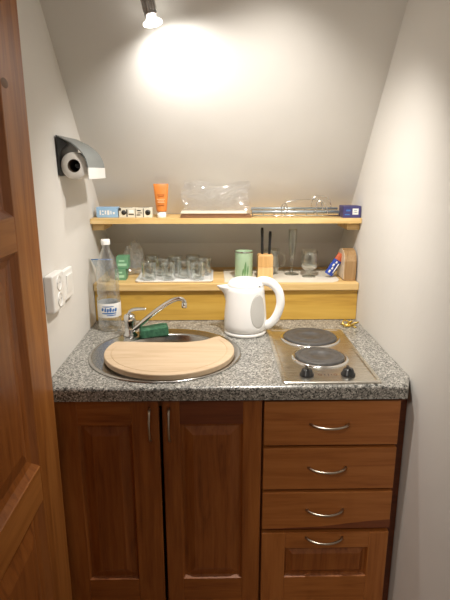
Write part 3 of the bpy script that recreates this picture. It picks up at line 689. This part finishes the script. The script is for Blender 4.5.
# wire rack
m_rail = mat('blue_grey_rail', (.40, .47, .52), .35, .7)
wr = MB(); rl = MB()
for zz, yy_, rad in ((U+.030, .70, .0042), (U+.020, .663, .0050), (U+.006, .655, .003), (U+.019, .735, .003)):
    (rl if rad > .0035 else wr).tube([(.095, yy_, zz), (.425, yy_, zz)], rad, 10)
for xx in [.098+.0405*i for i in range(9)]:
    wr.tube(curve([(xx, .655, U+.0045), (xx, .667, U+.013), (xx, .70, U+.026), (xx, .735, U+.016), (xx, .738, U+.0045)], 3), .0017, 6)
wr = wr.build('wire_rack', m_chrome, None, org=(.26, .69, U))
rl.build('rail', m_rail, wr)

tag(wr, 'folded chrome wire rack lying at the right of the upper shelf', 'rack')
l1 = curve([(.215, .662, U+.026), (.222, .660, U+.052), (.24, .660, U+.060), (.30, .660, U+.066), (.345, .660, U+.064), (.356, .660, U+.048), (.36, .66, U+.024)], 6)
l2 = curve([(.325, .70, U+.033), (.325, .69, U+.058), (.338, .69, U+.074), (.375, .69, U+.074), (.392, .69, U+.058), (.40, .70, U+.033)], 6)
l3 = curve([(.205, .655, U+.008), (.206, .655, U+.04), (.215, .655, U+.05), (.226, .655, U+.038), (.224, .655, U+.008)], 5)
l4 = curve([(.335, .655, U+.008), (.336, .655, U+.05), (.352, .655, U+.062), (.37, .655, U+.045), (.38, .655, U+.008)], 5)
MB().tube(l1, .0022, 8).tube(l2, .0022, 8).tube(l3, .0022, 8).tube(l4, .0022, 8).build('wire_loops', m_chrome, wr)
carton('tea_carton', .4315, .4965, .632, .70, U, U+.043, m_navy, 'navy blue carton with white panel at right end of upper shelf', 'carton',
       [('white_panel', m_white, [('r', .034, .056, .012, .034)]), ('blue_print', m_blue, [('r', .038, .053, .018, .021), ('r', .038, .050, .025, .028), ('r', .006, .024, .010, .014), ('r', .010, .026, .024, .03)])])

# ---------------------------------------------------------------- wall things
ph = thing('paper_holder', (-.5, .40, 1.41), 'grey curved kitchen paper holder fixed on the left wall', 'paper holder')
prf = [(-.4985, 1.527), (-.482, 1.519), (-.458, 1.507), (-.434, 1.487), (-.418, 1.463), (-.4115, 1.436)]
o_ = curve([(a, 0, b) for a, b in prf], 4); t_ = .0022
pts = [(p.x, p.z) for p in o_] + [(p.x-t_, p.z-t_) for p in o_[::-1]]
MB().prism(pts, 'Y', .288, .512).build('lid', m_greylid, ph)
MB().box(-.4145, -.4105, .288, .512, 1.402, 1.4355, .0015).build('lip', m_liplit, ph)
MB().prism([(-.4985, 1.524), (-.467, 1.4995), (-.484, 1.486), (-.4935, 1.46), (-.4945, 1.412), (-.4985, 1.412)], 'Y', .288, .294).box(-.4995, -.4965, .294, .512, 1.412, 1.522).build('bracket', m_black, ph)
MB().cyl((-.455, .33, 1.441), (-.455, .512, 1.441), .006, seg=16).prism([(-.4985, 1.453), (-.449, 1.453), (-.449, 1.441), (-.4985, 1.441)], 'Y', .506, .511).build('spindle', m_black, ph)
pr_ = thing('paper_roll', (-.452, .4, 1.447), 'nearly used roll of white kitchen paper on the wall holder', 'paper roll')
MB().lathe([(.0185, 0), (.038, 0), (.0385, .002), (.0385, .206), (.038, .208), (.0185, .208)], (-.455, .296, 1.441), 48, axis=(0, 1, 0)).build('paper', m_paper, pr_)
MB().lathe([(.0185, 0), (.0185, .208), (.0172, .208), (.0172, 0)], (-.455, .2955, 1.441), 40, axis=(0, 1, 0)).build('core', m_cardb, pr_)
# double socket and switch
st = thing('double_socket', (-.5, .14, 1.05), 'white surface-mounted double wall socket on the left wall', 'socket')
MB().box(-.4995, -.475, .078, .178, 1.052, 1.155, .005, seg=3).build('housing', m_white, st)
for zc in (1.127, 1.080):
    f = MB().lathe([(.0205, 0), (.0205, .0025), (.0185, .0025), (.0175, -.001), (0, -.001)], (-.4752, .130, zc), 32, axis=(1, 0, 0)).build('socket_outlet', m_white, st)
    q = MB()
    for dy in (-.0095, .0095): q.cyl((-.4762, .130+dy, zc), (-.4752+.0002, .130+dy, zc), .0028, seg=12)
    q.build('contact_holes', m_ink, f)
sw = thing('light_switch', (-.5, .26, 1.05), 'small white wall switch beside the double socket', 'switch')
MB().box(-.4995, -.486, .215, .305, 1.052, 1.142, .004, seg=3).build('switch_frame', m_white, sw)
MB().box(-.488, -.483, .232, .288, 1.068, 1.126, .002, rot=(R(4), 'Y')).build('rocker', m_white, sw)

# ---------------------------------------------------------------- spot lamp on a bar under the slope, unseen head added for light
lp = thing('spot_lamp', (0, .1, 2.08), 'dark metal spot lamp with lit bulb under the sloping ceiling', 'lamp')
def head(L_, ax):
    top = L_ - ax*.115
    hd = MB().lathe([(0, 0), (.015, 0), (.0175, .003), (.0175, .090), (.0165, .094), (.009, .094)], top, 32, axis=ax).build('lamp_head', m_lampmetal, lp)
    fn_ = MB(); M_ = ax.to_track_quat('Z', 'Y').to_matrix()
    for k in range(14):
        a = 2*math.pi*k/14; qv = M_ @ Vector((math.cos(a), math.sin(a), 0))
        fn_.tube([top+ax*.010+qv*.0175, top+ax*.086+qv*.0175], .0013, 6)
    fn_.build('cooling_ribs', m_chrome, hd)
    MB().lathe([(.010, 0), (.013, .006), (.022, .016), (.0255, .021)], L_-ax*.024, 32, axis=ax).build('bulb_reflector', m_glass, hd)
    MB().lathe([(.0, .0), (.012, .0), (.0115, .010), (0, .011)], L_-ax*.022, 28, axis=ax).build('bulb_neck', m_bulb, hd)
    MB().lathe([(.0255, 0), (.0255, .004), (.023, .0055), (.0, .0060)], L_-ax*.004, 32, axis=ax).build('bulb_face', m_bulb, hd)
    return top
ax1 = Vector((.22, -.06, -1)).normalized(); t1 = head(LAMP, ax1); t2 = head(ADDED_LAMP, ADDED_AIM)  # one seen head, one added out of view for its light
BZ = 2.12; BY = SY(BZ)-.03
MB().box(-.30, .26, BY-.012, BY+.012, BZ-.014, BZ+.010, .004).build('bar', m_chrome, lp)
MB().box(-.06, .02, BY-.02, BY+.045, BZ-.012, BZ+.02, .004).build('mount', m_chrome, lp)
for t_, ax_ in ((t1, ax1), (t2, ADDED_AIM)):
    xb = -.25 if ax_ is ax1 else .19
    MB().tube(curve([t_+ax_*.01, t_-ax_*.03, (xb, (t_.y+BY)/2, (t_.z+BZ)/2+.01), (xb, BY, BZ-.01)], 6), .0045, 10).build('arm', m_chrome, lp)
